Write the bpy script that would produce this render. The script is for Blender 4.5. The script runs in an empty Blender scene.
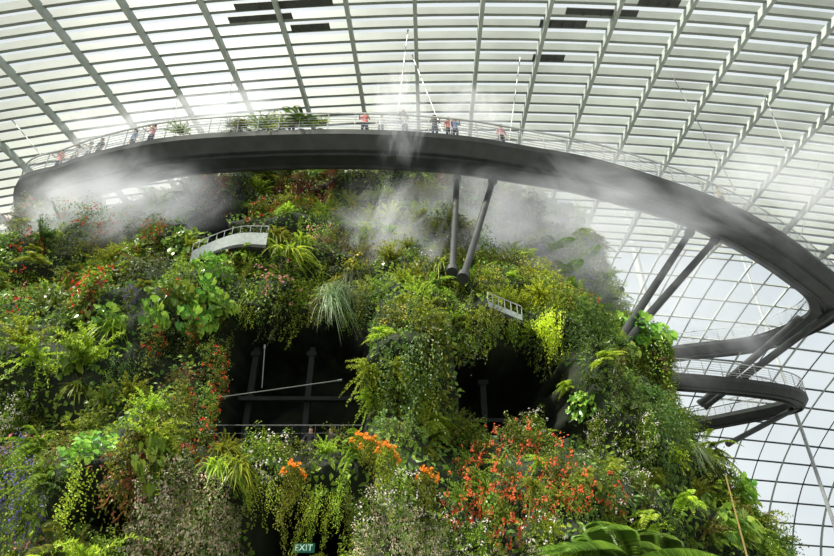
import bpy, math, random
import numpy as np
from mathutils import Vector, Matrix, noise
from mathutils.bvhtree import BVHTree
random.seed(7); rng=np.random.default_rng(7)
EYE=1.6; F=556.0; TH=math.radians(30)
sc=bpy.context.scene
COL=sc.collection
CAM=Vector((0,0,EYE))
# ---------------------------------------------------------------- helpers
def ray(px,py):
    u=(px-417)/F; v=(278-py)/F
    return Vector((u, math.cos(TH)-math.sin(TH)*v, math.sin(TH)+math.cos(TH)*v))
def at_z(px,py,z):
    d=ray(px,py); return CAM+d*((z-EYE)/d.z)
def at_y(px,py,y):
    d=ray(px,py); return CAM+d*(y/d.y)
def proj(p):
    q=Vector(p)-CAM
    dep=q.y*math.cos(TH)+q.z*math.sin(TH)
    if dep<=0.1: return None
    up=-q.y*math.sin(TH)+q.z*math.cos(TH)
    return 417+F*q.x/dep, 278-F*up/dep, dep
def mk(name,me,mat=None,label=None,cat=None,group=None,parent=None,kind=None):
    o=bpy.data.objects.new(name,me); COL.objects.link(o)
    if mat is not None and me is not None and len(me.materials)==0: me.materials.append(mat)
    if label: o["label"]=label
    if cat: o["category"]=cat
    if group: o["group"]=group
    if kind: o["kind"]=kind
    if parent: o.parent=parent
    return o
def mesh(name,V,Fc,smooth=False):
    me=bpy.data.meshes.new(name)
    V=V.tolist() if isinstance(V,np.ndarray) else V
    Fc=Fc.tolist() if isinstance(Fc,np.ndarray) else Fc
    me.from_pydata(V,[],Fc); me.update()
    if smooth: me.polygons.foreach_set('use_smooth',[True]*len(me.polygons))
    return me
# ---------------------------------------------------------------- materials
def base_mat(name):
    m=bpy.data.materials.new(name); m.use_nodes=True
    nt=m.node_tree; b=nt.nodes['Principled BSDF']; return m,nt,b
def plain(name,col,rough=.6,metal=0,var=.15,scale=3,emit=0):
    m,nt,b=base_mat(name)
    tc=nt.nodes.new('ShaderNodeTexCoord'); n=nt.nodes.new('ShaderNodeTexNoise'); n.inputs['Scale'].default_value=scale; n.inputs['Detail'].default_value=4
    r=nt.nodes.new('ShaderNodeValToRGB')
    r.color_ramp.elements[0].position=.3; r.color_ramp.elements[1].position=.7
    r.color_ramp.elements[0].color=(*[c*(1-var) for c in col],1); r.color_ramp.elements[1].color=(*[min(1,c*(1+var)) for c in col],1)
    nt.links.new(tc.outputs['Object'],n.inputs['Vector']); nt.links.new(n.outputs['Fac'],r.inputs['Fac']); nt.links.new(r.outputs['Color'],b.inputs['Base Color'])
    b.inputs['Roughness'].default_value=rough; b.inputs['Metallic'].default_value=metal
    if emit:
        b.inputs['Emission Color'].default_value=(*col,1); b.inputs['Emission Strength'].default_value=emit
    return m
def leafmat(name,cols,trans=.44,rough=.4,patch=None,gain=1.5,hue=.05):
    m,nt,b=base_mat(name)
    g=nt.nodes.new('ShaderNodeNewGeometry'); oi=nt.nodes.new('ShaderNodeObjectInfo')
    r=nt.nodes.new('ShaderNodeValToRGB'); els=r.color_ramp.elements
    while len(els)<len(cols): els.new(.5)
    for i,c in enumerate(cols):
        els[i].position=i/(len(cols)-1); els[i].color=(*[min(.95,q*gain) for q in c],1)
    if patch:
        tc=nt.nodes.new('ShaderNodeTexCoord'); n=nt.nodes.new('ShaderNodeTexNoise'); n.inputs['Scale'].default_value=patch; n.inputs['Detail'].default_value=2
        nt.links.new(tc.outputs['Object'],n.inputs['Vector'])
        mx=nt.nodes.new('ShaderNodeMath'); mx.operation='MULTIPLY_ADD'; mx.inputs[1].default_value=.45
        a=nt.nodes.new('ShaderNodeMath'); a.operation='MULTIPLY_ADD'; a.inputs[1].default_value=1.6; a.inputs[2].default_value=-.5
        nt.links.new(n.outputs['Fac'],a.inputs[0])
        nt.links.new(g.outputs['Random Per Island'],mx.inputs[0]); nt.links.new(a.outputs[0],mx.inputs[2]); nt.links.new(mx.outputs[0],r.inputs['Fac'])
    else:
        nt.links.new(g.outputs['Random Per Island'],r.inputs['Fac'])
    h=nt.nodes.new('ShaderNodeHueSaturation')
    ma=nt.nodes.new('ShaderNodeMapRange'); ma.inputs['To Min'].default_value=.5-hue*.7; ma.inputs['To Max'].default_value=.5+hue*.3
    mv=nt.nodes.new('ShaderNodeMath'); mv.operation='MULTIPLY_ADD'; mv.inputs[1].default_value=1.0 if hue else .15; mv.inputs[2].default_value=.5 if hue else .92
    nt.links.new(oi.outputs['Random'],ma.inputs['Value']); nt.links.new(ma.outputs[0],h.inputs['Hue'])
    nt.links.new(oi.outputs['Random'],mv.inputs[0]); nt.links.new(mv.outputs[0],h.inputs['Value'])
    nt.links.new(r.outputs['Color'],h.inputs['Color'])
    nt.links.new(h.outputs['Color'],b.inputs['Base Color'])
    b.inputs['Roughness'].default_value=rough; b.inputs['Specular IOR Level'].default_value=.4
    t=nt.nodes.new('ShaderNodeBsdfTranslucent'); nt.links.new(h.outputs['Color'],t.inputs['Color'])
    mix=nt.nodes.new('ShaderNodeMixShader'); mix.inputs[0].default_value=trans
    out=nt.nodes['Material Output']
    nt.links.new(b.outputs[0],mix.inputs[1]); nt.links.new(t.outputs[0],mix.inputs[2]); nt.links.new(mix.outputs[0],out.inputs['Surface'])
    return m
M_steel=plain('painted_steel_dark',(.036,.04,.038),.6,.1,.3,1.5)
M_rail=plain('rail_metal',(.50,.52,.51),.5,.2)
M_raild=plain('rail_metal_dark',(.035,.037,.035),.6,.1)
M_slat=plain('roof_slat_paint',(.265,.29,.265),.6,0,.2,.3)
M_rib=plain('roof_rib_paint',(.42,.46,.43),.5,0,.1,.5)
M_mull=plain('mullion_grey',(.06,.07,.07),.5,.1)
M_vent=plain('vent_dark',(.07,.075,.07),.6)
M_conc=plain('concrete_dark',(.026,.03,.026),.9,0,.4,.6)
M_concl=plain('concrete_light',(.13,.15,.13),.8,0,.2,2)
M_white=plain('balcony_panel_pale',(.40,.44,.42),.6,0,.15,6)
M_rock=plain('planting_substrate',(.014,.021,.008),.95,0,.5,1.2)
mg,nt,b=base_mat('roof_glass')
tr=nt.nodes.new('ShaderNodeBsdfTransparent'); tr.inputs[0].default_value=(.95,.97,.97,1)
gl=nt.nodes.new('ShaderNodeBsdfGlossy'); gl.inputs['Roughness'].default_value=.05
mix=nt.nodes.new('ShaderNodeMixShader'); mix.inputs[0].default_value=.04
nt.links.new(tr.outputs[0],mix.inputs[1]); nt.links.new(gl.outputs[0],mix.inputs[2]); nt.links.new(mix.outputs[0],nt.nodes['Material Output'].inputs['Surface'])
# ---------------------------------------------------------------- primitive builders
def tube_vf(p,q,r0,r1=None,n=10,V=None,Fc=None):
    p=Vector(p);q=Vector(q); r1=r0 if r1 is None else r1
    V=[] if V is None else V; Fc=[] if Fc is None else Fc
    d=(q-p).normalized(); a=d.orthogonal().normalized(); b_=d.cross(a); s=len(V)
    for k,(c,r) in enumerate(((p,r0),(q,r1))):
        for i in range(n):
            t=2*math.pi*i/n; V.append(tuple(c+(a*math.cos(t)+b_*math.sin(t))*r))
    for i in range(n):
        j=(i+1)%n; Fc.append((s+i,s+j,s+n+j,s+n+i))
    Fc.append(tuple(s+i for i in reversed(range(n)))); Fc.append(tuple(s+n+i for i in range(n)))
    return V,Fc
def box_vf(c,h,V=None,Fc=None):
    V=[] if V is None else V; Fc=[] if Fc is None else Fc
    s=len(V)
    for dx in(-1,1):
        for dy in(-1,1):
            for dz in(-1,1): V.append((c[0]+dx*h[0],c[1]+dy*h[1],c[2]+dz*h[2]))
    for f in((0,1,3,2),(4,6,7,5),(0,4,5,1),(2,3,7,6),(0,2,6,4),(1,5,7,3)): Fc.append(tuple(s+i for i in f))
    return V,Fc
def catmull(P,n,closed=True):
    out=[]; N=len(P)
    rngi=range(N if closed else N-1)
    for i in rngi:
        if closed: a,b,c,d=P[(i-1)%N],P[i],P[(i+1)%N],P[(i+2)%N]
        else: a,b,c,d=P[max(i-1,0)],P[i],P[i+1],P[min(i+2,N-1)]
        for k in range(n):
            t=k/n
            out.append(.5*((2*b)+(c-a)*t+(2*a-5*b+4*c-d)*t*t+(3*b-a-3*c+d)*t**3))
    if not closed: out.append(P[-1].copy())
    return out
def path_normals(path,closed):
    N=len(path); res=[]
    for i in range(N):
        a=path[(i-1)%N] if (closed or i>0) else path[i]; c=path[(i+1)%N] if (closed or i<N-1) else path[i]
        t=(c-a); t.z=0; t.normalize(); res.append(Vector((t.y,-t.x,0)))
    return res
def sweep(path,prof,closed=True):
    nn=path_normals(path,closed); N=len(path); K=len(prof); V=[];Fc=[]
    for p,n in zip(path,nn):
        for (o,z) in prof: V.append(tuple(p+n*o+Vector((0,0,z))))
    for i in range(N if closed else N-1):
        j=(i+1)%N
        for k in range(K):
            l=(k+1)%K; Fc.append((i*K+k,j*K+k,j*K+l,i*K+l))
    if not closed:
        Fc.append(tuple(range(K))[::-1]); Fc.append(tuple((N-1)*K+k for k in range(K)))
    return V,Fc
# ---------------------------------------------------------------- dome
CX,CY,B_,C_=4.0,20.0,51.0,34.0
def A_(v): return 63-21*math.cos(v)
def dome(u,v,off=0):
    a=A_(v); p=Vector((CX+a*math.sin(u),CY+B_*math.cos(u)*math.cos(v),C_*math.cos(u)*math.sin(v)))
    n=Vector(((p.x-CX)/a**2,(p.y-CY)/B_**2,p.z/C_**2)).normalized()
    return p+n*off,n
VMAX=math.radians(116)
vs=np.linspace(0,VMAX,4000)
arc=np.concatenate([[0],np.cumsum(np.hypot(np.diff(B_*np.cos(vs)),np.diff(C_*np.sin(vs))))])
SP=.84; nsl=int(arc[-1]/SP)
sv=[float(np.interp(k*SP,arc,vs)) for k in range(1,nsl)]
def smooth(x,a,b):
    t=max(0,min(1,(x-a)/(b-a))); return t*t*(3-2*t)
def heavy(p,v):
    t=math.radians(56+9*math.tanh((p.x+2)/14)); return smooth(v,t-.05,t+.03)
for k,v in enumerate(sv):
    V=[];Fc=[];S=64; T=Vector((0,-B_*math.sin(v),C_*math.cos(v))).normalized()
    U=[]
    for i in range(S+1):
        u=math.radians(-86+172*i/S); p,n=dome(u,v); w=heavy(p,v)
        if k%3!=0 and w<.02: continue
        U.append((u,p,n,w))
    if len(U)<2: continue
    dd=random.uniform(.82,1.15)
    for (u,p,n,w) in U:
        d=.15+.58*w*dd; th=.06+.03*w
        for (aa,bb) in((0,-1),(-d,-1),(-d,1),(0,1)): V.append(tuple(p+n*aa+T*(bb*th)))
    for i in range(len(U)-1):
        if U[i+1][0]-U[i][0]>.06: continue
        for q in range(4):
            r=(q+1)%4; Fc.append((i*4+q,i*4+r,i*4+4+r,i*4+4+q))
    if not Fc: continue
    mk('roof_slat',mesh('roof_slat',V,Fc),M_slat if v>math.radians(45) else M_mull,'long curved grey-green steel louvre slat under the glass roof','roof slat','louvre slats of the dome roof')
def rib(x0,main):
    u=math.asin(x0/63); V=[];Fc=[];S=60; n_=0
    for i in range(S+1):
        v=VMAX*i/S; p,n=dome(u,v)
        w=heavy(p,v)
        if not main and w>.6: break
        d=.2+.5*w; o=.02+.54*w; th=.085+.04*w
        if not main: d=.14; th=.055
        for (aa,bb) in((-o+.0,-1),(-o-d,-1),(-o-d,1),(-o+.0,1)): V.append(tuple(p+n*aa+Vector((1,0,0))*(bb*th)))
        n_+=1
    for i in range(n_-1):
        for q in range(4):
            r=(q+1)%4; Fc.append((i*4+q,i*4+r,i*4+4+r,i*4+4+q))
    if main: mk('roof_rib',mesh('roof_rib',V,Fc),M_rib,'pale curved steel arch rib carrying the glass roof','roof rib','steel arch ribs of the dome roof')
    else: mk('facade_mullion',mesh('facade_mullion',V,Fc),M_mull,'thin grey mullion of the glass facade','mullion','thin mullions of the glass facade')
for k in range(-14,15):
    x0=k*4.2
    if abs(x0)<60: rib(x0,True)
    if k>=0 and abs(x0+2.1)<52: rib(x0+2.1,False)
V=[];Fc=[];S=48;R=60
for j in range(R+1):
    for i in range(S+1):
        p,n=dome(math.radians(-88+176*i/S),math.pi*j/R,.12); V.append(tuple(p))
for j in range(R):
    for i in range(S):
        a=j*(S+1)+i; Fc.append((a,a+1,a+S+2,a+S+1))
mk('ceiling',mesh('ceiling',V,Fc,True),mg,'curved glass skin of the conservatory dome','glass roof',kind='structure')
def domehit(px,py,k=1.0):
    d=ray(px,py).normalized(); A2=57
    a=(d.y**2)/B_**2+(d.z**2)/C_**2+(d.x**2)/A2**2
    b2=2*(d.y*(-CY)/B_**2+d.z*EYE/C_**2-d.x*CX/A2**2); c=(CY/B_)**2+(EYE/C_)**2+(CX/A2)**2-1
    s=(-b2+math.sqrt(b2*b2-4*a*c))/(2*a); return CAM+d*(s*k)
def vent(px,py,w):
    p=domehit(px,py)
    v=math.atan2(p.z/C_,(p.y-CY)/B_)
    v=min(sv[:-1],key=lambda q:abs(q-v)); i=sv.index(v); v2=v+(sv[i+1]-v)*.6
    u=math.asin(max(-1,min(1,(p.x-CX)/A_(v)))); du=w/63/2
    V=[];Fc=[]
    for o in(-.6,-.68):
        for (uu,vv) in((u-du,v),(u+du,v),(u+du,v2),(u-du,v2)): V.append(tuple(dome(uu,vv,o)[0]))
    Fc=[(0,1,2,3),(7,6,5,4),(0,4,5,1),(1,5,6,2),(2,6,7,3),(3,7,4,0)]
    for t in(-.5,0,.5):
        a_=dome(u+du*t,v,-.66)[0]; b_=dome(u+du*t,v2,-.95)[0]; tube_vf(a_,b_,.04,n=6,V=V,Fc=Fc)
    mk('roof_vent',mesh('roof_vent',V,Fc),M_vent,'dark motorised ventilation panel between the roof slats','roof vent','dark ventilation panels in the roof')
for (px,py,w) in((285,4,6),(262,18,4),(312,30,2.5),(548,50,2.2),(600,8,4.5),(560,26,3),(655,4,2.5)):
    vent(px,py,w)
V=[(-120,-90,0),(120,-90,0),(120,150,0),(-120,150,0)]
mk('floor',mesh('floor',V,[(0,1,2,3)]),plain('floor_paving',(.18,.18,.17),.8,0,.2,.8),'grey paved conservatory floor','floor',kind='structure')
# ---------------------------------------------------------------- mountain
def yf(z): return float(np.interp(z,[-1.6,0,5,10,15,20,24,26.5],[12.4,13,16,19,22,25.2,27.7,31]))
def xl(z): return float(np.interp(z,[-1.6,0,12,15.7,19,21.5,24,26.5],[-31,-30,-28,-27,-24,-21.3,-18.5,-7]))
def xr(z): return float(np.interp(z,[-1.6,0,10,14.7,21,24,26.5],[11.8,11.5,11.0,10.8,11.6,11.0,3]))
VOIDS=[]
def vmask(x,z):
    m=0
    n=noise.noise(Vector((x*.6,z*.6,3)))*.5+noise.noise(Vector((x*1.7,z*1.7,8)))*.35
    for (a,b,c,d) in VOIDS:
        e=min(x-a,b-x,z-c,d-z)+n*1.2
        m=max(m,max(0,min(1,e/.35)))
    return m
def msurf(ph,z,recess=True):
    l,r=xl(z),xr(z); mid=(l+r)/2; hw=(r-l)/2
    s,c=math.sin(ph),math.cos(ph)
    x=mid+hw*math.copysign(abs(s)**.8,s)
    D=8 if c>0 else 12
    y=yf(z)+8-D*math.copysign(abs(c)**.75,c)
    p=Vector((x*.22,y*.22,z*.22))
    k=noise.noise(p)*2.0+noise.noise(p*2.6)*1.2
    top=max(0,1-max(0,z-22)/6)
    y-=k*top*(1 if c>-.2 else .3); x+=noise.noise(p+Vector((9,3,1)))*1.1*top*s
    if c>0:
        y-=1.4*math.exp(-((x+.2)/1.15)**2)*smooth(z,-1,3)*(1-smooth(z,9,13))
        y-=1.2*math.exp(-((z-2.7)/.8)**2)*math.exp(-((x+3)/6)**4)
    if recess and c>0:
        y+=6*vmask(x,z)
    return Vector((x,y,z+EYE))
NP,NZ=440,210
def grid(recess,NP=NP,NZ=NZ):
    V=[];Fc=[]
    for j in range(NZ+1):
        z=-1.6+28.1*j/NZ
        for i in range(NP):
            f=i/NP
            ph=math.pi*(2*f-1); ph=ph-.45*math.sin(ph)
            V.append(msurf(ph,z,recess))
    for j in range(NZ):
        for i in range(NP):
            a=j*NP+i; b=j*NP+(i+1)%NP; Fc.append((a,b,b+NP,a+NP))
    Fc.append(tuple(NZ*NP+i for i in range(NP)))
    return V,Fc
V0,F0=grid(False,200,100); bvh0=BVHTree.FromPolygons(V0,F0)
def hit(px,py,bv=None):
    h=(bv or bvh0).ray_cast(CAM,ray(px,py).normalized())
    return (h[0],h[1]) if h[0] is not None else (None,None)
for (x0,y0,x1,y1) in((176,298,368,448),(448,334,560,430),(50,484,152,545),(238,498,352,575),(168,185,255,232)):
    cs=[hit(x,y)[0] for x,y in((x0,y0),(x1,y0),(x0,y1),(x1,y1))]; cs=[c if c else at_y(x0,y0,22) for c in cs]
    VOIDS.append(((cs[0].x+cs[2].x)/2,(cs[1].x+cs[3].x)/2,(cs[2].z+cs[3].z)/2-EYE,(cs[0].z+cs[1].z)/2-EYE))
Vr,Fr=grid(True)
mk('planted_mountain',mesh('planted_mountain',[tuple(v) for v in Vr],Fr,True),M_rock,'tall steep indoor mountain of dark planting panels with cave openings','artificial mountain')
# ---------------------------------------------------------------- leaf geometry
LT=np.array([[0,0,0],[.38,.5,.10],[.42,0,-.02],[.38,-.5,.10],[1,0,-.14],[.75,.28,.02],[.75,-.28,.02]])
LFc=np.array([(0,2,1),(0,3,2),(1,2,5),(2,4,5),(2,6,4),(3,6,2)])
HT=np.array([[0,0,0],[-.18,.28,.05],[.05,.52,.08],[.4,.5,.06],[.75,.26,0],[1,0,-.12],[.75,-.26,0],[.4,-.5,.06],[.05,-.52,.08],[-.18,-.28,.05],[.4,0,-.03]])
HF=np.array([(10,i,i+1) for i in range(0,9)]+[(10,9,0)])
def nrm(a): return a/np.maximum(1e-6,np.linalg.norm(a,axis=-1,keepdims=True))
def leaves(B,D,N,L,W,T=LT,TF=LFc):
    n=len(B); D=nrm(D); S=nrm(np.cross(D,N)); N2=np.cross(S,D)
    L=np.broadcast_to(L,(n,))[:,None,None]; W=np.broadcast_to(W,(n,))[:,None,None]
    V=B[:,None]+D[:,None]*T[None,:,0:1]*L+S[:,None]*T[None,:,1:2]*W+N2[:,None]*T[None,:,2:3]*L
    Fc=TF[None]+(np.arange(n)*len(T))[:,None,None]
    return V.reshape(-1,3),Fc.reshape(-1,3)
def straps(B,D,L,W,droop,seg=6):
    n=len(B); D=nrm(D); S=nrm(np.cross(D,np.array([0,0,1.]))+1e-4)
    t=np.linspace(0,1,seg+1)
    L=np.broadcast_to(L,(n,)); W=np.broadcast_to(W,(n,)); dr=np.broadcast_to(droop,(n,))
    c=B[:,None]+D[:,None]*(L[:,None]*t)[...,None]+np.array([0,0,-1.])*((dr*L)[:,None]*t**2)[...,None]
    w=(W[:,None]*(np.minimum(1,.45+2*t)*(1-t**3)*.5+.01))[...,None]
    V=np.stack([c-S[:,None]*w,c+S[:,None]*w],2).reshape(n,-1,3)
    fs=[]
    for i in range(seg): fs+= [(2*i,2*i+1,2*i+3),(2*i,2*i+3,2*i+2)]
    Fc=np.array(fs)[None]+(np.arange(n)*(2*(seg+1)))[:,None,None]
    return V.reshape(-1,3),Fc.reshape(-1,3)
def cat(parts):
    Vs=[];Fs=[];o=0
    for V,Fc in parts: Vs.append(V);Fs.append(Fc+o);o+=len(V)
    return np.concatenate(Vs),np.concatenate(Fs)
def rdir(n):
    d=nrm(rng.normal(size=(n,3))); d[:,1]=-np.abs(d[:,1]); return nrm(d)
def g_shrub(n=950,R=.95,L=.125,W=.065,droop=.45,T=LT,TF=LFc,flat=.55,rag=.5):
    d=rdir(n); r=R*(.35+.65*rng.random(n)**.6)
    lump=1+rag*np.sin(d[:,0]*5+rng.random()*6)*np.cos(d[:,2]*6+rng.random()*6)
    B=d*(r*lump)[:,None]*np.array([1,flat,1])
    B[:,2]-=np.maximum(0,-d[:,2])*.8*rng.random(n)
    D=d*.6+rng.normal(size=(n,3))*.5+np.array([0,-.1,-droop])
    N=d*.6+np.array([0,-.4,.7])+rng.normal(size=(n,3))*.35
    return leaves(B,D,N,L*(.6+.8*rng.random(n)),W*(.7+.6*rng.random(n)),T,TF)
def g_sprays(nb=44,L=1.2,leaf=.12,w=.05,up=.5,droop=.5,m=20):
    d=nrm(rng.normal(size=(nb,3))); d[:,1]=-np.abs(d[:,1]); d[:,2]=d[:,2]*.8+up; d=nrm(d)
    Ls=L*(.5+.6*rng.random(nb)); parts=[straps(np.zeros((nb,3)),d,Ls,.02,droop*.5)]
    for k in range(2,m+1):
        t=k/m; c=d*(Ls*t)[:,None]; c[:,2]-=droop*.5*Ls*t*t
        for s in range(2):
            parts.append(leaves(c,d*.5+rng.normal(size=(nb,3))*.6,np.array([0,-.4,.9])+rng.normal(size=(nb,3))*.3,leaf*(1.1-.5*t),w))
    return cat(parts)
def g_straps(n=90,L=1.1,W=.05,droop=.8,up=.6):
    d=nrm(rng.normal(size=(n,3))); d[:,1]=-np.abs(d[:,1]); d[:,2]=np.abs(d[:,2])*.8+up*rng.random(n)
    B=rng.normal(size=(n,3))*.08
    return straps(B,d,L*(.6+.5*rng.random(n)),W,droop*(.7+.6*rng.random(n)))
def g_fern(nf=16,L=1.1,ll=.2,lw=.04,droop=.6,steps=18,clump=.08):
    parts=[]
    d=nrm(rng.normal(size=(nf,3))); d[:,1]=-np.abs(d[:,1])-.1; d[:,2]=np.abs(d[:,2])*.7+.25; d=nrm(d)
    B=rng.normal(size=(nf,3))*clump; Ls=L*(.65+.5*rng.random(nf)); dr=droop*(.7+.6*rng.random(nf))
    parts.append(straps(B,d,Ls,.015,dr))
    for k in range(2,steps+1):
        t=k/steps
        c=B+d*(Ls*t)[:,None]; c[:,2]-=dr*Ls*t*t
        tan=nrm(d*Ls[:,None]-np.array([0,0,2.])*(dr*Ls*t)[:,None]); S=nrm(np.cross(tan,np.array([0,0,1.])))
        N=np.cross(S,tan); l=ll*math.sin(math.pi*min(1,t*.9+.12))**.7+.02
        for sgn in(-1,1):
            parts.append(leaves(c,S*sgn+tan*.45+N*-.15,N,l,lw))
    return cat(parts)
def g_vine(ns=22,H=1.8,w=.9,L=.085,W=.065,step=.055):
    Bs=[]
    for i in range(ns):
        x=random.uniform(-w,w); y=-random.random()*.35; z=random.uniform(-.1,.4); h=H*random.uniform(.4,1.1); k=0; ph=random.random()*6
        while k*step<h:
            Bs.append((x+.1*math.sin(k*.3+ph)+random.gauss(0,.04),y+random.gauss(0,.05)-.1*math.sin(k*.2),z-k*step)); k+=1
    B=np.array(Bs);n=len(B)
    D=rng.normal(size=(n,3))*.5+np.array([0,-.35,-.5]); N=rng.normal(size=(n,3))*.3+np.array([0,-.8,.5])
    return leaves(B,D,N,L*(.7+.6*rng.random(n)),W)
def g_heart(n=90,R=.9,L=.25,W=.25):
    d=rdir(n); d[:,2]=d[:,2]*.8
    B=d*(R*(.5+.5*rng.random(n)))[:,None]*np.array([1,.8,1])
    D=d*.3+np.array([0,-.35,-.75])+rng.normal(size=(n,3))*.3; N=np.array([0,-.8,.6])+rng.normal(size=(n,3))*.3
    s=.6+.6*rng.random(n)
    a=leaves(B,D,N,L*s,W*s,HT,HF)
    b=straps(np.zeros((n,3)),B+1e-3,np.linalg.norm(B,axis=1),.018,0.02,3)
    return cat([a,b])
def g_blossom(n=60,R=1.0,pl=.07,pw=.06,cl=6,spread=.12,flat=.75,pet=5,low=-1):
    d=rdir(n)
    if low>-1: d[:,2]=np.abs(d[:,2])
    c=d*(R*(.75+.3*rng.random(n)))[:,None]*np.array([1,flat,1])
    c=np.repeat(c,cl,0)+rng.normal(size=(n*cl,3))*spread; ax=nrm(np.repeat(d,cl,0)+np.array([0,-.5,.2])+rng.normal(size=(n*cl,3))*.5)
    a=nrm(np.cross(ax,np.array([.3,.1,1.]))); b=np.cross(ax,a); parts=[]
    for k in range(pet):
        t=2*math.pi*k/pet
        D=a*math.cos(t)+b*math.sin(t)+ax*.5
        parts.append(leaves(c,D,ax,pl,pw,HT[[0,2,4,5,6,8]],np.array([(0,1,2),(0,2,3),(0,3,4),(0,4,5)])))
    return cat(parts)
G1=[(.030,.072,.010),(.10,.155,.015),(.25,.30,.03)]
G2=[(.015,.040,.010),(.05,.10,.018),(.12,.17,.03)]
LM={
'mid':leafmat('leaf_mid_green',G1),
'dark':leafmat('leaf_dark_green',G2),
'lime':leafmat('leaf_lime',[(.22,.29,.015),(.35,.42,.02),(.50,.52,.04)],.45,hue=.01),
'fern':leafmat('leaf_fern',[(.09,.15,.02),(.20,.28,.02),(.38,.42,.04)],.48),
'palm':leafmat('leaf_palm',[(.06,.12,.02),(.10,.19,.02),(.17,.26,.03)],.4,hue=.01),
'grey':leafmat('leaf_silver_green',[(.12,.18,.08),(.20,.27,.13),(.30,.36,.20)],gain=1.2),
'olive':leafmat('leaf_olive',[(.09,.10,.015),(.16,.17,.03),(.26,.24,.05)]),
'red':leafmat('leaf_red_bronze',[(.10,.03,.015),(.22,.06,.03),(.12,.13,.03)]),
'varieg':leafmat('leaf_variegated',[(.10,.18,.04),(.15,.24,.05),(.22,.31,.09),(.50,.46,.32),(.62,.40,.32),(.62,.58,.46)],gain=1.2,hue=.01),
'heart':leafmat('leaf_heart_glossy',[(.06,.15,.02),(.13,.24,.03),(.28,.37,.05)],.4,.3),
'cover':leafmat('leaf_wall_cover',[(.018,.040,.010),(.06,.10,.015),(.12,.17,.02),(.22,.26,.03)],.38,.45,.35),
}
FM={
'orange':leafmat('petal_orange_red',[(.58,.045,.012),(.78,.13,.03),(.86,.26,.09)],.35,.5,gain=1,hue=0),
'orangey':leafmat('petal_orange',[(.9,.27,.01),(.95,.38,.02),(.88,.18,.01)],.35,.5,gain=1,hue=0),
'red':leafmat('petal_red',[(.7,.03,.01),(.85,.12,.03),(.75,.02,.04)],.35,.5,gain=1,hue=0),
'purple':leafmat('petal_violet_blue',[(.13,.10,.40),(.23,.18,.54),(.36,.31,.66)],.35,.5,gain=1,hue=0),
'white':leafmat('petal_white',[(.75,.72,.68),(.85,.80,.78),(.8,.6,.6)],.3,.5,gain=1,hue=0),
'yellow':leafmat('petal_yellow',[(.8,.55,.03),(.85,.65,.08),(.8,.7,.2)],.3,.5,gain=1,hue=0),
'pink':leafmat('petal_pink',[(.7,.18,.2),(.8,.3,.3),(.8,.45,.42)],.3,.5,gain=1,hue=0),
}
SP_={}
def spec(key,name,label,catg,mat,gens,flower=None):
    ms=[]
    for g in gens:
        V,Fc=g; me=mesh(name,V,Fc); me.materials.append(LM[mat]); ms.append(me)
    fl=None
    if flower:
        fm,fg=flower; V,Fc=fg; fl=mesh('blossoms',V,Fc); fl.materials.append(FM[fm])
    SP_[key]=(name,label,catg,ms,fl)
spec('shrubA','leafy_shrub','bushy mid-green leafy shrub growing on the planted mountain','shrub','mid',[g_shrub(),g_shrub(600,L=.17,W=.08),g_sprays()])
spec('shrubB','dark_leafy_shrub','dense dark green small-leaved shrub on the planted mountain','shrub','dark',[g_shrub(1100,L=.10,W=.06),g_shrub(900,L=.12,W=.05),g_sprays(46,1.1,.11,.045)])
spec('lime','lime_shrub','bright yellow-green shrub on the planted mountain','shrub','lime',[g_vine(24,1.6,.7,.11,.07),g_sprays(40,1.1,.15,.055)])
spec('twig','twiggy_shrub','loose bright green shrub with long leafy shoots','shrub','fern',[g_sprays(36,1.4,.14,.05,.7,.6,20),g_sprays(32,1.6,.15,.045,.3,.9,20)])
spec('fern','arching_fern','arching bright green fern growing from the mountain','fern','fern',[g_fern(),g_fern(20,.9,.15,.035,.8)])
spec('bigfern','tree_fern','large fern with long drooping fronds on the mountain','fern','mid',[g_fern(14,1.6,.23,.045,.8,26)])
spec('strap','strap_leaved_plant','clump of long arching strap leaves on the mountain','grass-like plant','fern',[g_straps(),g_straps(70,1.3,.06,1.0)])
spec('spike','spiky_rosette_plant','spiky green rosette plant with stiff pointed leaves','rosette plant','mid',[g_straps(60,.8,.06,.3,.3)])
spec('grass','silver_grass_tuft','tuft of fine pale grey-green drooping grass','grass','grey',[g_straps(140,1.1,.022,1.1)])
spec('vine','trailing_vine','curtain of trailing green vine hanging down','vine','mid',[g_vine(),g_vine(26,1.4,.8),g_vine(18,2.6,.6)])
spec('vined','dark_trailing_vine','dark green trailing vine hanging down','vine','dark',[g_vine(26,2.0,.9,.08,.055)])
spec('vinel','light_trailing_vine','yellow-green trailing vine hanging down','vine','fern',[g_vine(20,1.8,.8,.075,.055),g_vine(16,2.6,.5,.08,.055)])
spec('heart','heart_leaved_climber','climber with big glossy heart-shaped green leaves','climbing plant','heart',[g_heart(),g_heart(120,1.0,.2,.19)])
spec('bigheart','large_leaved_climber','climber with very large glossy green heart-shaped leaves','climbing plant','heart',[g_heart(64,1.0,.36,.33)])
spec('olive','olive_shrub','olive-brown leafy shrub on the planted mountain','shrub','olive',[g_shrub(800,L=.13,W=.06),g_sprays(36,1.3,.13,.05)])
spec('redleaf','bronze_leaved_shrub','shrub with bronze-red leaves on the planted mountain','shrub','red',[g_shrub(600,L=.15,W=.07)])
spec('grey','silver_shrub','pale silvery green shrub on the planted mountain','shrub','grey',[g_shrub(800,L=.11,W=.07)])
spec('varieg','variegated_bush','bush with cream and pink variegated leaves','variegated shrub','varieg',[g_shrub(1100,R=1.1,L=.12,W=.09)])
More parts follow.
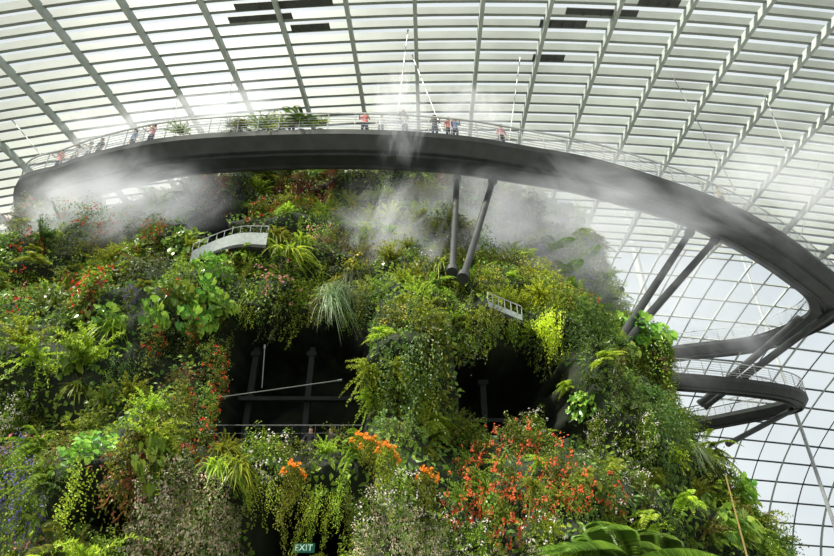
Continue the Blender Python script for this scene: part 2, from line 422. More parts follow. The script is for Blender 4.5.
spec('orange','orange_flowering_bush','bush with loose orange-red blossom clusters','flowering shrub','mid',[g_shrub(900,R=1.2),g_sprays(40,1.4)],('orange',g_blossom(24,1.25,.075,.055,7,.10)))
spec('orangey','orange_flowering_plant','green plant topped with bright orange flower heads','flowering plant','fern',[g_shrub(640,R=.6,L=.16,rag=.1,flat=.8)],('orangey',g_blossom(8,.66,.10,.06,10,.06,low=1)))
spec('redfl','red_flowering_shrub','green shrub dotted with small red flowers','flowering shrub','mid',[g_shrub(750)],('red',g_blossom(24,1.0,.065,.055,2,.06)))
spec('purple','violet_flowering_shrub','shrub covered with small violet-blue flowers','flowering shrub','mid',[g_shrub(800)],('purple',g_blossom(50,1.0,.05,.04,5,.10)))
spec('white','white_flowering_shrub','green shrub with small white and pink flowers','flowering shrub','mid',[g_shrub(750)],('white',g_blossom(40,1.05,.05,.05,3,.07)))
spec('yellow','yellow_flowering_shrub','green shrub with small yellow flowers','flowering shrub','fern',[g_shrub(700)],('yellow',g_blossom(12,1.0,.045,.045,3,.07)))
spec('pink','pink_flowering_shrub','green shrub with small coral pink flowers','flowering shrub','mid',[g_shrub(700)],('pink',g_blossom(20,1.0,.055,.055,3,.07)))
spec('palm','feather_palm','palm with long arching feathery green fronds','palm','palm',[g_fern(9,1.9,.55,.026,.55,34,.05)])
count={}
def place(key,p,n,s,off=0.0):
    name,label,catg,ms,fl=SP_[key]
    n=Vector(n)
    if abs(n.x)+abs(n.y)<.05: n=Vector((0,-1,0))
    if n.y>0: n=-n
    al=math.atan2(n.x,-n.y)+random.uniform(-.35,.35)
    o=mk(name,random.choice(ms),None,label,catg,name.replace('_',' ')+'s of the mountain')
    o.location=Vector(p)+Vector((n.x,n.y,0)).normalized()*off
    o.rotation_euler=(random.uniform(-.15,.15),random.uniform(-.25,.25),al)
    o.scale=(s*random.uniform(.85,1.15),s,s*random.uniform(.9,1.35))
    if fl is not None:
        mk('blossom_cluster',fl,parent=o,kind='stuff')
    count[key]=count.get(key,0)+1
    return o
fill=['shrubA']*6+['shrubB']*6+['twig']*6+['fern']*5+['bigfern']*3+['strap']*3+['spike']*2+['grass']+['vine']*7+['vined']*5+['vinel']*6+['heart']*3+['bigheart']+['olive']*3+['redleaf','grey','lime','redfl','white','yellow','pink']
seeds=[]
for i in range(230):
    seeds.append((random.uniform(-28,13),random.uniform(-1,25),random.choice(fill)))
def in_void(p,m=.05): return vmask(p.x,p.z-EYE)>m
def near_void(x,z,m=.6):
    return any(a-m<x<b+m and c-m<z<d+m*.5 for a,b,c,d in VOIDS)
def clear(px,py):
    return 190<px<270 and 232<py<252
cell=.96; zz=-.9
while zz<25.6:
    ph=-1.75
    while ph<1.75:
        z=zz+random.uniform(-.6,.6); f=ph+random.uniform(-.03,.03)
        p=msurf(f,z); 
        q=proj(p)
        hw=(xr(z)-xl(z))/2
        ph+=cell/max(5,hw*max(.35,abs(math.cos(ph))))
        if q is None or q[0]<-70 or q[0]>900 or q[1]>620: continue
        if in_void(p) or clear(q[0],q[1]): continue
        n=(msurf(f+.02,z,False)-msurf(f-.02,z,False)).cross(Vector((0,0,1))).normalized()
        if n.y>0 and abs(f)<1.2: n=-n
        if n.dot((CAM-p).normalized())<-.25 and abs(f)<1.2: n=-n
        sd=min(seeds,key=lambda s:(s[0]-p.x)**2+(s[1]-z)**2)
        k=sd[2] if random.random()<.45 else random.choice(fill)
        if k in('lime','yellow') and p.x<-8: k='vinel'
        if p.x<-5 and random.random()<.15: k=random.choice(['redfl','bigheart','heart','redfl','pink','redfl'])
        if z>19 and random.random()<.3: k=random.choice(['redleaf','shrubB','bigfern','spike','twig','olive'])
        if p.x>5 and z>11 and random.random()<.35: k=random.choice(['palm','spike','strap','twig','purple','grass'])
        sca=random.uniform(.5,1.1)*(1 if z>6 else .85)
        if z>20 and p.x<-8: sca*=1.3
        if k=='palm': sca*=.8
        if z<3.2 and -5<p.x<8: sca*=.7
        if near_void(p.x,z): sca=min(sca,.6)
        place(k,p,n,sca,.05+.2*random.random())
    zz+=.86
B=[];N=[]
tries=0
while len(B)<60000 and tries<140000:
    tries+=1
    z=random.uniform(-1.2,25); f=random.uniform(-1.8,1.8); p=msurf(f,z)
    if in_void(p,.01): continue
    q=proj(p)
    if q is None or q[0]<-60 or q[0]>880 or q[1]>600: continue
    n=Vector((math.sin(f)*.8,-max(.15,math.cos(f)),.3))
    B.append(p+n*random.uniform(0,.35)); N.append(n)
B=np.array([tuple(b) for b in B]); N=np.array([tuple(b) for b in N]); n=len(B)
V,Fc=leaves(B,rng.normal(size=(n,3))*.6+N*.3+np.array([0,0,-.5]),N+rng.normal(size=(n,3))*.35,.12+.12*rng.random(n),.08+.07*rng.random(n))
mk('climbing_leaf_cover',mesh('climbing_leaf_cover',V,Fc),LM['cover'],'continuous carpet of small green creeper leaves over the mountain','creeper',kind='stuff')
def put(px,py,key,s,off=.3):
    p,n=hit(px,py)
    if p is None: return
    d=(CAM-p); nn=Vector((d.x*.4,-1,0))
    place(key,p-ray(px,py).normalized()*off*.8,nn,s,0)
for (x,y) in((468,462),(490,446),(524,446),(558,464),(580,490),(545,502),(515,480),(486,490),(462,500),(505,518)): put(x,y,'orange',random.uniform(.34,.5),1.4)
for (x,y) in((500,466),(535,486),(478,478),(560,500),(540,462)): put(x,y,'twig',.35,1.5)
for (x,y) in((362,444),(386,460),(428,482),(292,478),(372,450)): put(x,y,'orangey',.42,1.8)
for (x,y) in((0,470),(16,460),(30,480),(8,502),(24,516)): put(x,y,'purple',.5,1.4)
for (x,y) in((150,490),(180,485),(140,520),(175,515),(205,505),(225,530),(155,545),(200,545)): put(x,y,'varieg',random.uniform(.4,.48),1.2)
for (x,y) in((385,505),(405,530),(370,540),(432,548)): put(x,y,'varieg',.34,1.1)
for (x,y) in((395,490),(425,510),(445,535),(375,515),(165,500),(195,525)): put(x,y,'white',.42,1.2)
for (x,y) in((535,425),(600,430),(650,430),(615,520),(480,540),(545,535),(645,490),(15,410),(5,425),(410,495)): put(x,y,'white',.5,.9)
for (x,y) in((215,385),(195,440),(205,405),(170,290),(190,330),(130,255),(120,275),(212,360),(150,340),(95,300),(60,280),(180,400)): put(x,y,'redfl',.55,1.1)
for (x,y) in((185,300),(205,290),(220,305),(195,320),(70,355),(110,320),(150,315)): put(x,y,'bigheart',.75,.9)
for (x,y) in((275,240),(300,245),(288,255)): put(x,y,'strap',1.4,1.0)
for (x,y) in((222,455),(235,470),(215,470)): put(x,y,'strap',.8,1.2)
for (x,y) in((540,296),(550,305),(545,320),(536,305),(556,315)): put(x,y,'lime',.75,1.4)
for (x,y) in((430,325),(400,310),(445,305),(420,290),(455,300),(390,325),(410,350)): put(x,y,'vined',.9,.7)
for (x,y) in((395,370),(410,380),(430,375),(400,400),(435,400),(420,420),(395,430)): put(x,y,random.choice(['vine','shrubA','vinel','twig']),.55,.6)
for (x,y) in((585,265),(570,275),(600,285),(560,250),(590,240),(610,300),(575,225),(600,255)): put(x,y,'palm',.85,.8)
for (x,y) in((128,296),(560,275)): put(x,y,'purple',.36,1.2)
for (x,y) in((300,485),(320,490),(280,492),(340,482),(260,485),(350,498),(310,505),(330,500)): put(x,y,'vinel',.42,1.0)
for (x,y) in((225,452),(250,455),(275,452),(300,456),(325,454),(350,450),(262,448),(338,446)): put(x,y,'twig' if x%2 else 'shrubA',.42,.9)
for (x,y) in((330,180),(280,195),(300,185),(140,225),(100,235)): put(x,y,'redleaf',.9,.4)
for (x,y) in((60,225),(90,215),(120,208),(150,200),(180,195),(40,240)): put(x,y,random.choice(['shrubB','bigfern','twig']),1.2,.3)
for (x,y) in((195,300),(215,298),(240,296),(262,295),(300,296),(340,300),(365,308)): put(x,y-8,'vined' if x%3 else 'vinel',.7,.2)
for (x,y) in((188,330),(190,360),(196,395),(186,312)): put(x,y,'vined',.5,.3)
for (x,y) in((220,316),(245,308),(318,306),(352,316),(465,340),(485,338),(545,346)): put(x,y,'vinel' if x%2 else 'vine',.5,.3)
for (x,y) in((340,300),(350,290),(330,310)): put(x,y-8,'grass',1.2,1.2)
for (x,y) in((455,326),(490,326),(535,338)): put(x,y-4,'twig',.7,.4)
for (x,y) in((478,432),(505,436),(535,432),(460,428)): put(x,y,'shrubA',.42,.8)
for (x,y) in((500,318),(515,322),(488,314)): put(x,y,'vine',.45,1.5)
for (x,y) in((590,480),(620,470),(660,480),(690,500),(650,520)): put(x,y,'fern',.8,.6)
for (x,y) in((100,400),(130,395),(150,415),(110,430),(160,440),(70,430),(90,452),(45,440),(170,420),(140,445),(60,455),(75,468),(120,460),(150,463)): put(x,y,random.choice(['twig','shrubA','fern','heart','olive','vinel']),.7,.6)
for (x,y) in((70,552),(100,554),(130,552)): put(x,y,'shrubA',.5,.8)
for (px,py,yy,s,key) in((628,566,7.5,.6,'palm'),(598,575,8,.5,'palm'),(665,572,8,.5,'palm'),(60,578,10,.8,'bigfern'),(20,580,9,.8,'fern'),(90,566,10,.7,'twig')):
    p=at_y(px,py,yy); place(key,p,Vector((0,-1,0)),s,0)
print('plants',sum(count.values()),count)
# ---------------------------------------------------------------- ring walkway
H=20+EYE
pts=[(38,206),(76,189),(128,174),(200,163),(330,158),(440,162),(520,173),(600,188),(700,219),(760,248),(803,277),(830,302),(822,323),(760,347),(680,357)]
P=[at_z(x,y,H) for x,y in pts]+[Vector((14,54,H)),Vector((0,55,H)),Vector((-14,49,H)),Vector((-22.5,40,H)),Vector((-24.3,32,H))]
path=catmull(P,14)
def walkway(path,closed,name,label,w=1.35,maxposts=95,step=1.0,zp=0):
    c=sum(path,Vector())/len(path); nn=path_normals(path,closed)
    sg=1 if sum((p-c).dot(n) for p,n in zip(path,nn))>0 else -1
    prof=[(-w*.55,-.1),(w*.55,-.1),(w,.4),(w,.72),(w*.92,.72),(w*.92,.62),(-w*.92,.62),(-w*.92,.72),(-w,.72),(-w,.4)]
    V,Fc=sweep(path,[(o*sg,z) for o,z in prof],closed)
    par=mk(name,mesh(name,V,Fc),M_steel,label,'elevated walkway')
    V=[];Fc=[]
    for side in(1,-1):
        off=w*.97*side*sg
        for z in(.9,1.08,1.26,1.44,1.62):
            a,b=sweep(path,[(off-.012,.0+z),(off+.012,z),(off+.012,z+.02),(off-.012,z+.02)],closed); s=len(V); V+=a; Fc+=[tuple(i+s for i in f) for f in b]
    mk('rail_wire',mesh('rail_wire',V,Fc),M_rail,parent=par,kind='stuff')
    for side in(1,-1):
        off=w*.99*side*sg
        a,b=sweep(path,[(off-.035,1.82),(off+.035,1.82),(off+.035,1.9),(off-.035,1.9)],closed)
        mk('handrail',mesh('handrail',a,b),M_rail,parent=par)
    for off in(-w*.35,w*.35):
        a,b=sweep(path,[(off-.05,-.26),(off+.05,-.26),(off+.05,-.1),(off-.05,-.1)],closed)
        mk('underside_flange',mesh('underside_flange',a,b),M_steel,parent=par)
    d=0; last=path[0]; k=0; SV=[];SF=[]
    for i,p in enumerate(path):
        d+=(p-last).length; last=p
        if d<step: continue
        d=0
        n=nn[i]*sg
        q=proj(p)
        vis=q is not None and -20<q[0]<860 and -10<q[1]<400
        for side in(1,-1):
            a=p+n*(w*.96*side)+Vector((0,0,.65)); b=p+n*(w*.99*side)+Vector((0,0,1.85))
            if side==1 and vis and k<maxposts:
                V,Fc=tube_vf((0,0,0),b-a,.03,.022,6)
                oo=mk('post',mesh('post',V,Fc),M_rail,parent=par); oo.location=a; k+=1
            else: tube_vf(a,b,.028,.02,6,SV,SF)
    if SV: mk('rail_posts',mesh('rail_posts',SV,SF),M_rail,parent=par,kind='stuff')
    return par,sg
ring,sg=walkway(path,True,'aerial_walkway','dark steel elevated ring walkway with wire railings encircling the mountain')
H2=13.6+EYE
P2=[at_z(x,y,H2) for x,y in((640,384),(700,388),(752,393),(788,399),(798,407),(780,413),(745,420),(660,436))]
path2=catmull(P2,6,False)
walkway(path2,False,'lower_walkway','lower dark steel walkway looping out from the mountain',.85)
def strut(p,q,r,label,collar=1.5):
    V,Fc=tube_vf(p,q,r,r*.9,14)
    d=(Vector(q)-Vector(p)).normalized()
    tube_vf(Vector(p),Vector(p)+d*.25,r*collar,r*collar,14,V,Fc); tube_vf(Vector(q)-d*.25,Vector(q)+d*.05,r*collar,r*collar,14,V,Fc)
    return mk('support_strut',mesh('support_strut',V,Fc,False),M_steel,label,'strut','steel struts propping the walkway')
def ringpt(px,py): return at_z(px,py,H-.05)
for (a,b,r,pull) in(((457,178),(452,272),.16,2.6),((493,180),(463,278),.17,2.6),((690,232),(614,348),.2,1.2),((715,240),(618,350),.2,1.2)):
    h,_=hit(*b)
    if h is None: h=at_y(b[0],b[1],27)
    strut(ringpt(*a),h-ray(*b).normalized()*pull,r,'dark round steel strut bracing the walkway from the mountain')
for (a,b) in(((800,318),(700,404)),((834,310),(704,407))):
    strut(ringpt(*a),at_z(b[0],b[1],H2+.3),.3,'thick dark steel strut between upper and lower walkways',1.1)
for (a,b) in(((796,408),(728,444)),):
    p=at_z(a[0],a[1],H2); q2=at_y(b[0],b[1],p.y-2); strut(p,q2,.22,'dark steel strut beneath the lower walkway',1.0)
for (x,y0,yy,rr) in((625,215,50,.4),(742,262,50,.16)):
    a=at_y(x,y0-5,yy); b=Vector((a.x,a.y,0))
    V,Fc=tube_vf(b,a,rr,rr*.8,14); tube_vf(b,b+Vector((0,0,.4)),rr*1.5,rr*1.3,14,V,Fc); tube_vf(a,a+Vector((0,0,.4)),rr*.8,rr*1.3,14,V,Fc)
    mk('hall_column',mesh('hall_column',V,Fc),M_rail,'slim pale round steel column behind the walkway','column','slim steel columns')
for (a,b) in(((412,55),(446,140)),((520,58),(508,150)),((765,95),(786,150)),((178,92),(172,150)),((672,75),(735,190)),((236,70),(215,140)),((820,160),(800,240)),((12,120),(60,178)),((408,30),(395,138))):
    q=domehit(*a,.98); p=at_z(b[0],b[1],H+.8)
    V,Fc=tube_vf(p,q,.03,.03,8); d=(q-p).normalized(); tube_vf(p,p+d*.4,.05,.04,8,V,Fc); tube_vf(q-d*.3,q,.04,.06,8,V,Fc)
    mk('suspension_rod',mesh('suspension_rod',V,Fc),M_rail,'thin pale steel rod hanging the walkway from the roof','suspension rod','suspension rods')
# ---------------------------------------------------------------- openings
def boxo(name,c,h,mat,label,catg,group=None,extra=None):
    V,Fc=box_vf(c,h)
    if extra:
        for e in extra: box_vf(e[0],e[1],V,Fc)
    o=mk(name,mesh(name,V,Fc),mat,label,catg,group)
    bv=o.modifiers.new('b','BEVEL'); bv.width=.03; bv.segments=2
    return o
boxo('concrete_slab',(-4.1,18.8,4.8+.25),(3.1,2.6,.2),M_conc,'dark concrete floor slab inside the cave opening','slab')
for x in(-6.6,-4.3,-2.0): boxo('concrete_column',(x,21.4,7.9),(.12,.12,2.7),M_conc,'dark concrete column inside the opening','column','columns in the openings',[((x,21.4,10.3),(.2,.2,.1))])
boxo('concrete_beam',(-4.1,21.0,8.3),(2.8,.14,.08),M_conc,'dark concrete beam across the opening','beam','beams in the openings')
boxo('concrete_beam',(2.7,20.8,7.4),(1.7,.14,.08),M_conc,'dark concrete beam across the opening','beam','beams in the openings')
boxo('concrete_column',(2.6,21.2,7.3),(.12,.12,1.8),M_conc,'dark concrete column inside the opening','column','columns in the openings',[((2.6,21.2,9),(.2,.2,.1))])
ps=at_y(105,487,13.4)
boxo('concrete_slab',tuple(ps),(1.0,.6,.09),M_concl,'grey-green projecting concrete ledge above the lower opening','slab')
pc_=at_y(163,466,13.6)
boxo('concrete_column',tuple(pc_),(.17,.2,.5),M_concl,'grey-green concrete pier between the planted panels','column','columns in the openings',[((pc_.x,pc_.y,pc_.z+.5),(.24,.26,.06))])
def pole(p,q,r,label):
    V,Fc=tube_vf(p,q,r,r,8); d=(Vector(q)-Vector(p)).normalized(); tube_vf(Vector(q)-d*.15,q,r*2,r*2,8,V,Fc)
    mk('metal_pole',mesh('metal_pole',V,Fc),M_concl,label,'pole','thin poles in the opening')
pole(at_y(222,397,16.2),at_y(342,380,16.6),.018,'thin grey metal pole reaching across the dark opening')
pole(at_y(262,388,18.2),at_y(265,345,18.2),.018,'thin vertical metal pole inside the opening')
def railing(a,b,n,h,label):
    a=Vector(a);b=Vector(b); V,Fc=tube_vf(a+Vector((0,0,h)),b+Vector((0,0,h)),.025,n=8)
    par=mk('balcony_railing',mesh('balcony_railing',V,Fc),M_raild,label,'railing')
    for i in range(n+1):
        p=a.lerp(b,i/n); V,Fc=tube_vf(p,p+Vector((0,0,h)),.018,n=6); mk('post',mesh('post',V,Fc),M_raild,parent=par)
    for k in range(1,4):
        V,Fc=tube_vf(a+Vector((0,0,h*k/4)),b+Vector((0,0,h*k/4)),.006,n=5); mk('rail_wire',mesh('rail_wire',V,Fc),M_raild,parent=par)
railing((-6.6,17.0,5.25),(-1.7,17.0,5.25),7,.95,'dark thin steel balcony railing at the dark opening')
def balcony(pts,pull,h,label):
    Pb=[]
    for (x,y) in pts:
        q=hit(x,y)[0]; yy=(q.y if q else 22)-pull; Pb.append(at_y(x,y,yy))
    pb=catmull(Pb,6,False)
    V=[];Fc=[]
    for p in pb: V+= [tuple(p-Vector((0,0,h))),tuple(p),tuple(p+Vector((0,.03,0))),tuple(p+Vector((0,.03,-h)))]
    for i in range(len(pb)-1):
        for q in range(4):
            r=(q+1)%4; Fc.append((i*4+q,i*4+4+q,i*4+4+r,i*4+r))
    par=mk('viewing_balcony',mesh('viewing_balcony',V,Fc),M_white,label,'balcony')
    V,Fc=[],[]
    for a,b in zip(pb[:-1],pb[1:]): tube_vf(a+Vector((0,0,.35)),b+Vector((0,0,.35)),.02,n=6,V=V,Fc=Fc)
    mk('handrail',mesh('handrail',V,Fc),M_rail,parent=par,kind='stuff')
    for p in pb[::2]:
        V,Fc=tube_vf(p,p+Vector((0,0,.35)),.015,n=6); mk('post',mesh('post',V,Fc),M_rail,parent=par)
    V=[];Fc=[]
    for p in pb: V+=[tuple(p-Vector((0,0,h))),tuple(p+Vector((0,3,-h))),tuple(p+Vector((0,3,-h-.15))),tuple(p+Vector((0,0,-h-.15)))]
    for i in range(len(pb)-1):
        for q in range(4):
            r=(q+1)%4; Fc.append((i*4+q,i*4+4+q,i*4+4+r,i*4+r))
    mk('floor_slab',mesh('floor_slab',V,Fc),M_conc,parent=par)
balcony([(192,251),(216,240),(240,233),(268,233)],1.3,.6,'small angular viewing balcony with pale parapet and light railing')
balcony([(488,301),(505,308),(522,315)],1.0,.22,'small pale ledge railing tucked among the plants')
for (x,y) in((198,266),(225,263),(250,261),(180,256)): put(x,y,'vine' if x%2 else 'vinel',.65,1.4)
for (x,y) in((188,246),(270,248)): put(x,y,'twig',.5,1.5)
# ---------------------------------------------------------------- exit sign
pe=at_y(304,548,14.4)
V,Fc=box_vf((0,0,0),(.25,.04,.1))
sign=mk('exit_sign',mesh('exit_sign',V,Fc),plain('sign_green',(.003,.12,.07),.5,emit=.3),'green illuminated hanging sign reading EXIT','exit sign')
sign.location=pe
cu=bpy.data.curves.new('t','FONT'); cu.body='EXIT'; cu.size=.18; cu.align_x='CENTER'; cu.align_y='CENTER'; cu.extrude=.004; cu.offset=.003; cu.space_character=1.15
to=bpy.data.objects.new('t',cu); COL.objects.link(to); bpy.context.view_layer.update()
tm=bpy.data.meshes.new_from_object(to); bpy.data.objects.remove(to)
tm.materials.clear(); t=mk('sign_lettering',tm,plain('sign_pale_green',(.60,.85,.74),.5,emit=.5),parent=sign); t.location=(0,-.046,0); t.rotation_euler=(math.pi/2,0,0)
for dx in(-.18,.18):
    V,Fc=tube_vf((dx,0,.1),(dx,0,.9),.008,n=6); mk('hanger_rod',mesh('hanger_rod',V,Fc),M_raild,parent=sign)
V,Fc=[],[]
pc=at_y(747,556,15)
for k in range(7): 
    a=Vector((pc.x,pc.y,.02+k*.62)); b=a+Vector((0,0,.6)); tube_vf(a,b,.03-.0015*k,.028-.0015*k,8,V,Fc); tube_vf(b,b+Vector((0,0,.03)),.036-.0015*k,n=8,V=V,Fc=Fc)
mk('bamboo_cane',mesh('bamboo_cane',V,Fc),plain('bamboo',(.35,.25,.08),.6),'thin upright brown bamboo cane','cane')
# ---------------------------------------------------------------- people
M_skin=plain('skin',(.55,.33,.23),.6); M_hair=plain('hair',(.02,.015,.012),.6)
M_tr=plain('trousers',(.04,.05,.09),.8)
def person_mesh(pose):
    J={'pel':((0,0,.95),.13),'sp':((0,.01,1.15),.12),'ch':((0,.0,1.35),.135),'nk':((0,-.01,1.5),.055),'hd0':((0,-.02,1.58),.075),'hd1':((0,-.02,1.68),.085),'nose':((0,-.115,1.62),.016)}
    E=[('pel','sp'),('sp','ch'),('ch','nk'),('nk','hd0'),('hd0','hd1'),('hd0','nose')]
    for s,sn in((-1,'L'),(1,'R')):
        arm={'down':((s*.26,0,1.14),(s*.27,-.06,.88)),'rail':((s*.25,-.1,1.17),(s*.2,-.38,1.12)),'photo':((s*.22,-.2,1.22),(s*.07,-.36,1.5))}[pose]
        J['sh'+sn]=((s*.18,0,1.41),.055);J['el'+sn]=(arm[0],.04);J['wr'+sn]=(arm[1],.026)
        w=Vector(arm[1]); d=(w-Vector(arm[0])).normalized(); J['pa'+sn]=(tuple(w+d*.06),.03)
        E+=[('ch','sh'+sn),('sh'+sn,'el'+sn),('el'+sn,'wr'+sn),('wr'+sn,'pa'+sn)]
        sd=d.cross(Vector((0,1,0.3))).normalized()
        for k in range(4):
            o=(k-1.5)*.02; f1=w+d*.11+sd*o; f2=w+d*(.145+.01*(k in(1,2)))+sd*o+Vector((0,-.015,-.02))
            J[f'f{k}a'+sn]=(tuple(f1),.009);J[f'f{k}b'+sn]=(tuple(f2),.008);E+=[('pa'+sn,f'f{k}a'+sn),(f'f{k}a'+sn,f'f{k}b'+sn)]
        J['th'+sn]=(tuple(w+d*.07-sd*.05*s+Vector((0,-.02,0))),.01);E+=[('wr'+sn,'th'+sn)]
        J['hp'+sn]=((s*.09,0,.9),.095);J['kn'+sn]=((s*.1,-.02,.5),.062);J['an'+sn]=((s*.11,.02,.09),.04);J['to'+sn]=((s*.12,-.14,.035),.035)
        E+=[('pel','hp'+sn),('hp'+sn,'kn'+sn),('kn'+sn,'an'+sn),('an'+sn,'to'+sn)]
    names=list(J); V=[J[n][0] for n in names]; ed=[(names.index(a),names.index(b)) for a,b in E]
    me=bpy.data.meshes.new('p'); me.from_pydata(V,ed,[]); o=bpy.data.objects.new('p',me); COL.objects.link(o)
    o.modifiers.new('s','SKIN'); sk=me.skin_vertices[0].data
    for i,n in enumerate(names): sk[i].radius=(J[n][1],J[n][1]*(.75 if n in('pel','sp','ch') else 1)); sk[i].use_root=(n=='pel')
    sub=o.modifiers.new('u','SUBSURF'); sub.levels=2; sub.render_levels=2
    bpy.context.view_layer.update(); dg=bpy.context.evaluated_depsgraph_get()
    r=bpy.data.meshes.new_from_object(o.evaluated_get(dg)); bpy.data.objects.remove(o); return r
def hair_mesh():
    V=[];Fc=[];R=10;S=14
    for j in range(R+1):
        t=math.pi*.62*j/R
        for i in range(S):
            a=2*math.pi*i/S; x=math.sin(t)*math.cos(a)*.1; y=math.sin(t)*math.sin(a)*.11; z=math.cos(t)*.11
            if y<-.05 and z<.03: z=.03+ (z-.03)*.15
            V.append((x,y,z+1.675))
    for j in range(R):
        for i in range(S): Fc.append((j*S+i,j*S+(i+1)%S,(j+1)*S+(i+1)%S,(j+1)*S+i))
    return mesh('hair',V,Fc,True)
HM=hair_mesh()
PM={k:person_mesh(k) for k in('down','rail','photo')}
def person(p,pose,col,rot,colname,act):
    me=PM[pose].copy(); me.materials.clear(); ms=plain('shirt_'+colname,col,.8)
    for m in(M_skin,ms,M_tr,M_hair): me.materials.append(m)
    for f in me.polygons:
        c=f.center; i=0
        if c.z<.07: i=3
        elif c.z<.98 and abs(c.x)<.22 : i=2
        elif c.z<1.47 and c.y>-.16 and (c.z>1.12 or abs(c.x)<.2): i=1
        f.material_index=i; f.use_smooth=True
    o=mk('person',me,None,f'person in {colname} shirt and dark trousers {act}','person')
    o.location=p; o.rotation_euler=(0,0,rot); s=random.uniform(.95,1.06); o.scale=(s,s,s)
    mk('hair',HM,M_hair,parent=o)
def on_ring(px,off=1.0):
    best=min(range(len(path)),key=lambda i:(abs(proj(path[i])[0]-px) if proj(path[i]) and path[i].y<34 else 1e9))
    n=path_normals(path,True)[best]*sg; return path[best]+n*off+Vector((0,0,.63)),n
cl=[((.75,.2,.2),'red'),((.8,.8,.8),'white'),((.85,.85,.82),'cream'),((.05,.05,.06),'black'),((.2,.3,.5),'blue'),((.8,.4,.45),'pink'),((.6,.6,.3),'yellow')]
for i,(px,pose) in enumerate(((368,'rail'),(377,'down'),(404,'photo'),(431,'rail'),(452,'rail'),(496,'down'),(290,'down'),(62,'rail'),(78,'down'),(92,'rail'),(104,'down'),(136,'down'),(155,'rail'),(716,'down'),(445,'down'))):
    p,n=on_ring(px,.85); rot=math.atan2(n.x,-n.y)+random.uniform(-.3,.3); c,cn=cl[i%len(cl)]
    person(p,pose,c,rot,cn,{'rail':'leaning on railing','down':'standing on walkway','photo':'holding up phone'}[pose])
person(Vector((-3.8,20.0,5.25)),'rail',(.03,.03,.035),.1,'black','standing at railing')
person(Vector((-3.1,20.3,5.25)),'down',(.06,.05,.05),-.4,'grey','standing at railing')
for (px,k,s) in((262,'shrubA',.9),(274,'grey',.9),(301,'palm',.8),(245,'fern',1.0),(322,'fern',.7),(180,'shrubA',.7),(285,'twig',.7),(232,'shrubB',.6)):
    p,n=on_ring(px,.7)
    V,Fc=tube_vf((0,0,0),(0,0,.5),.22,.32,16); pot=mk('plant_pot',mesh('plant_pot',V,Fc),M_concl,'grey round planter standing on the walkway','plant pot'); pot.location=p
    place(k,p+Vector((0,0,1.0)),Vector((0,-1,0)),s,0)
# ---------------------------------------------------------------- mist
def mistmat(name,dens,scale,seed,tilt):
    m=bpy.data.materials.new(name); m.use_nodes=True; nt=m.node_tree; nt.nodes.clear()
    out=nt.nodes.new('ShaderNodeOutputMaterial'); pv=nt.nodes.new('ShaderNodeVolumePrincipled')
    tc=nt.nodes.new('ShaderNodeTexCoord'); ln=nt.nodes.new('ShaderNodeVectorMath'); ln.operation='LENGTH'
    mp=nt.nodes.new('ShaderNodeMapping'); mp.vector_type='TEXTURE'; mp.inputs['Location'].default_value=(seed,seed*.7,0); mp.inputs['Rotation'].default_value=(0,tilt,0); mp.inputs['Scale'].default_value=(.75,1,1.35)
    nt.links.new(tc.outputs['Object'],mp.inputs['Vector'])
    n=nt.nodes.new('ShaderNodeTexNoise'); n.inputs['Scale'].default_value=scale; n.inputs['Detail'].default_value=5; n.inputs['Roughness'].default_value=.65; n.inputs['Distortion'].default_value=.9
    nt.links.new(mp.outputs[0],n.inputs['Vector'])
    nd=nt.nodes.new('ShaderNodeMath'); nd.operation='MULTIPLY_ADD'; nd.inputs[1].default_value=-3.2; nd.inputs[2].default_value=1.68
    nt.links.new(n.outputs['Fac'],nd.inputs[0])
    nt.links.new(tc.outputs['Object'],ln.inputs[0])
    s1=nt.nodes.new('ShaderNodeMath'); s1.operation='ADD'; nt.links.new(ln.outputs['Value'],s1.inputs[0]); nt.links.new(nd.outputs[0],s1.inputs[1])
    mr=nt.nodes.new('ShaderNodeMapRange'); mr.interpolation_type='SMOOTHSTEP'; mr.inputs['From Min'].default_value=1.0; mr.inputs['From Max'].default_value=.0; mr.inputs['To Min'].default_value=0; mr.inputs['To Max'].default_value=1
    nt.links.new(s1.outputs[0],mr.inputs['Value'])
    ed=nt.nodes.new('ShaderNodeMapRange'); ed.interpolation_type='SMOOTHSTEP'; ed.inputs['From Min'].default_value=1; ed.inputs['From Max'].default_value=.4; nt.links.new(ln.outputs['Value'],ed.inputs['Value'])
    mu=nt.nodes.new('ShaderNodeMath'); mu.operation='MULTIPLY'; nt.links.new(mr.outputs[0],mu.inputs[0]); nt.links.new(ed.outputs[0],mu.inputs[1])
    mu2=nt.nodes.new('ShaderNodeMath'); mu2.operation='MULTIPLY'; mu2.inputs[1].default_value=dens; nt.links.new(mu.outputs[0],mu2.inputs[0])
    nt.links.new(mu2.outputs[0],pv.inputs['Density']); pv.inputs['Color'].default_value=(.98,.99,.99,1); pv.inputs['Anisotropy'].default_value=.2
    mu3=nt.nodes.new('ShaderNodeMath'); mu3.operation='MULTIPLY'; mu3.inputs[1].default_value=.55; nt.links.new(mu2.outputs[0],mu3.inputs[0])
    nt.links.new(mu3.outputs[0],pv.inputs['Emission Strength']); pv.inputs['Emission Color'].default_value=(.97,1,.98,1)  # mist glows by itself; added emission stands in for multiply scattered light
    nt.links.new(pv.outputs[0],out.inputs['Volume']); return m
def uvs(R=10,S=16):
    V=[];Fc=[]
    for j in range(R+1):
        t=math.pi*j/R
        for i in range(S): V.append((math.sin(t)*math.cos(2*math.pi*i/S),math.sin(t)*math.sin(2*math.pi*i/S),math.cos(t)))
    for j in range(R):
        for i in range(S): Fc.append((j*S+i,(j+1)*S+i,(j+1)*S+(i+1)%S,j*S+(i+1)%S))
    return V,Fc
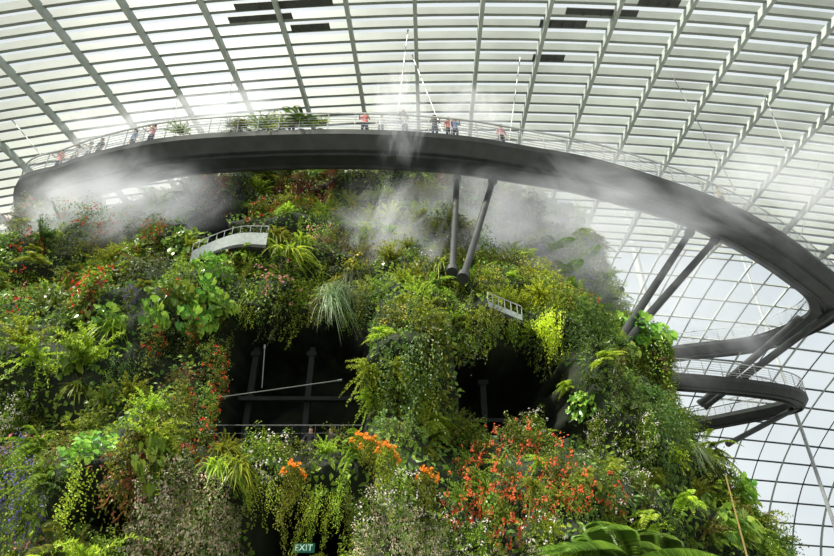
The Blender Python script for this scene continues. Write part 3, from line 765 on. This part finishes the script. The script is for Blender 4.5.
for i,(px,py,y,sx,sy,sz,dn,tl) in enumerate(((115,195,23.5,7.5,3,6,.5,.6),(50,250,25,7,3,4,.34,.9),(390,250,22,4.2,2.4,6,.42,.3),(402,112,21,2.4,1.4,4.4,.62,.1),(225,118,22.8,5.5,1.8,4.2,.5,.5),(550,185,24,9,2.6,6,.34,-.7),(640,215,26,9,3,6,.2,-.8),(690,300,30,9,4,7,.12,-.4),(475,220,23,4.5,1.8,5,.3,.2),(790,180,26,8,4,6,.2,-.6),(130,135,25,6,2,4,.42,.5),(560,260,24,8,3,6,.18,-.5),(470,118,22.4,3.5,1.4,3.8,.4,.2))):
    V,Fc=uvs(); o=mk('mist_cloud',mesh('mist_cloud',V,Fc),mistmat('mist',dn,2.1,i*3.1,tl),'drifting plume of white cooling mist around the walkway','mist',kind='stuff')
    o.location=at_y(px,py,y); o.scale=(sx,sy,sz)
# ---------------------------------------------------------------- light & camera
w=bpy.data.worlds.new('w'); sc.world=w; w.use_nodes=True; nt=w.node_tree; bg=nt.nodes['Background']
tc=nt.nodes.new('ShaderNodeTexCoord'); n=nt.nodes.new('ShaderNodeTexNoise'); n.inputs['Scale'].default_value=2.5; n.inputs['Detail'].default_value=4
r=nt.nodes.new('ShaderNodeValToRGB'); r.color_ramp.elements[0].position=.35; r.color_ramp.elements[1].position=.65
r.color_ramp.elements[0].color=(.70,.76,.80,1); r.color_ramp.elements[1].color=(.95,.99,1,1)
nt.links.new(tc.outputs['Generated'],n.inputs['Vector']); nt.links.new(n.outputs['Fac'],r.inputs['Fac']); nt.links.new(r.outputs['Color'],bg.inputs['Color'])
bg.inputs['Strength'].default_value=1.05
sl=bpy.data.lights.new('sun','SUN'); sl.energy=12.5; sl.angle=math.radians(6); sl.color=(1,.96,.84)
so=bpy.data.objects.new('sun',sl); COL.objects.link(so); so.rotation_euler=(math.radians(14),math.radians(-20),0)
cd=bpy.data.cameras.new('cam'); cd.sensor_width=36; cd.lens=24; cd.clip_end=500
co=bpy.data.objects.new('camera',cd); COL.objects.link(co); co.location=CAM; co.rotation_euler=(math.pi/2+TH,0,0); sc.camera=co
sc.view_settings.view_transform='Standard'
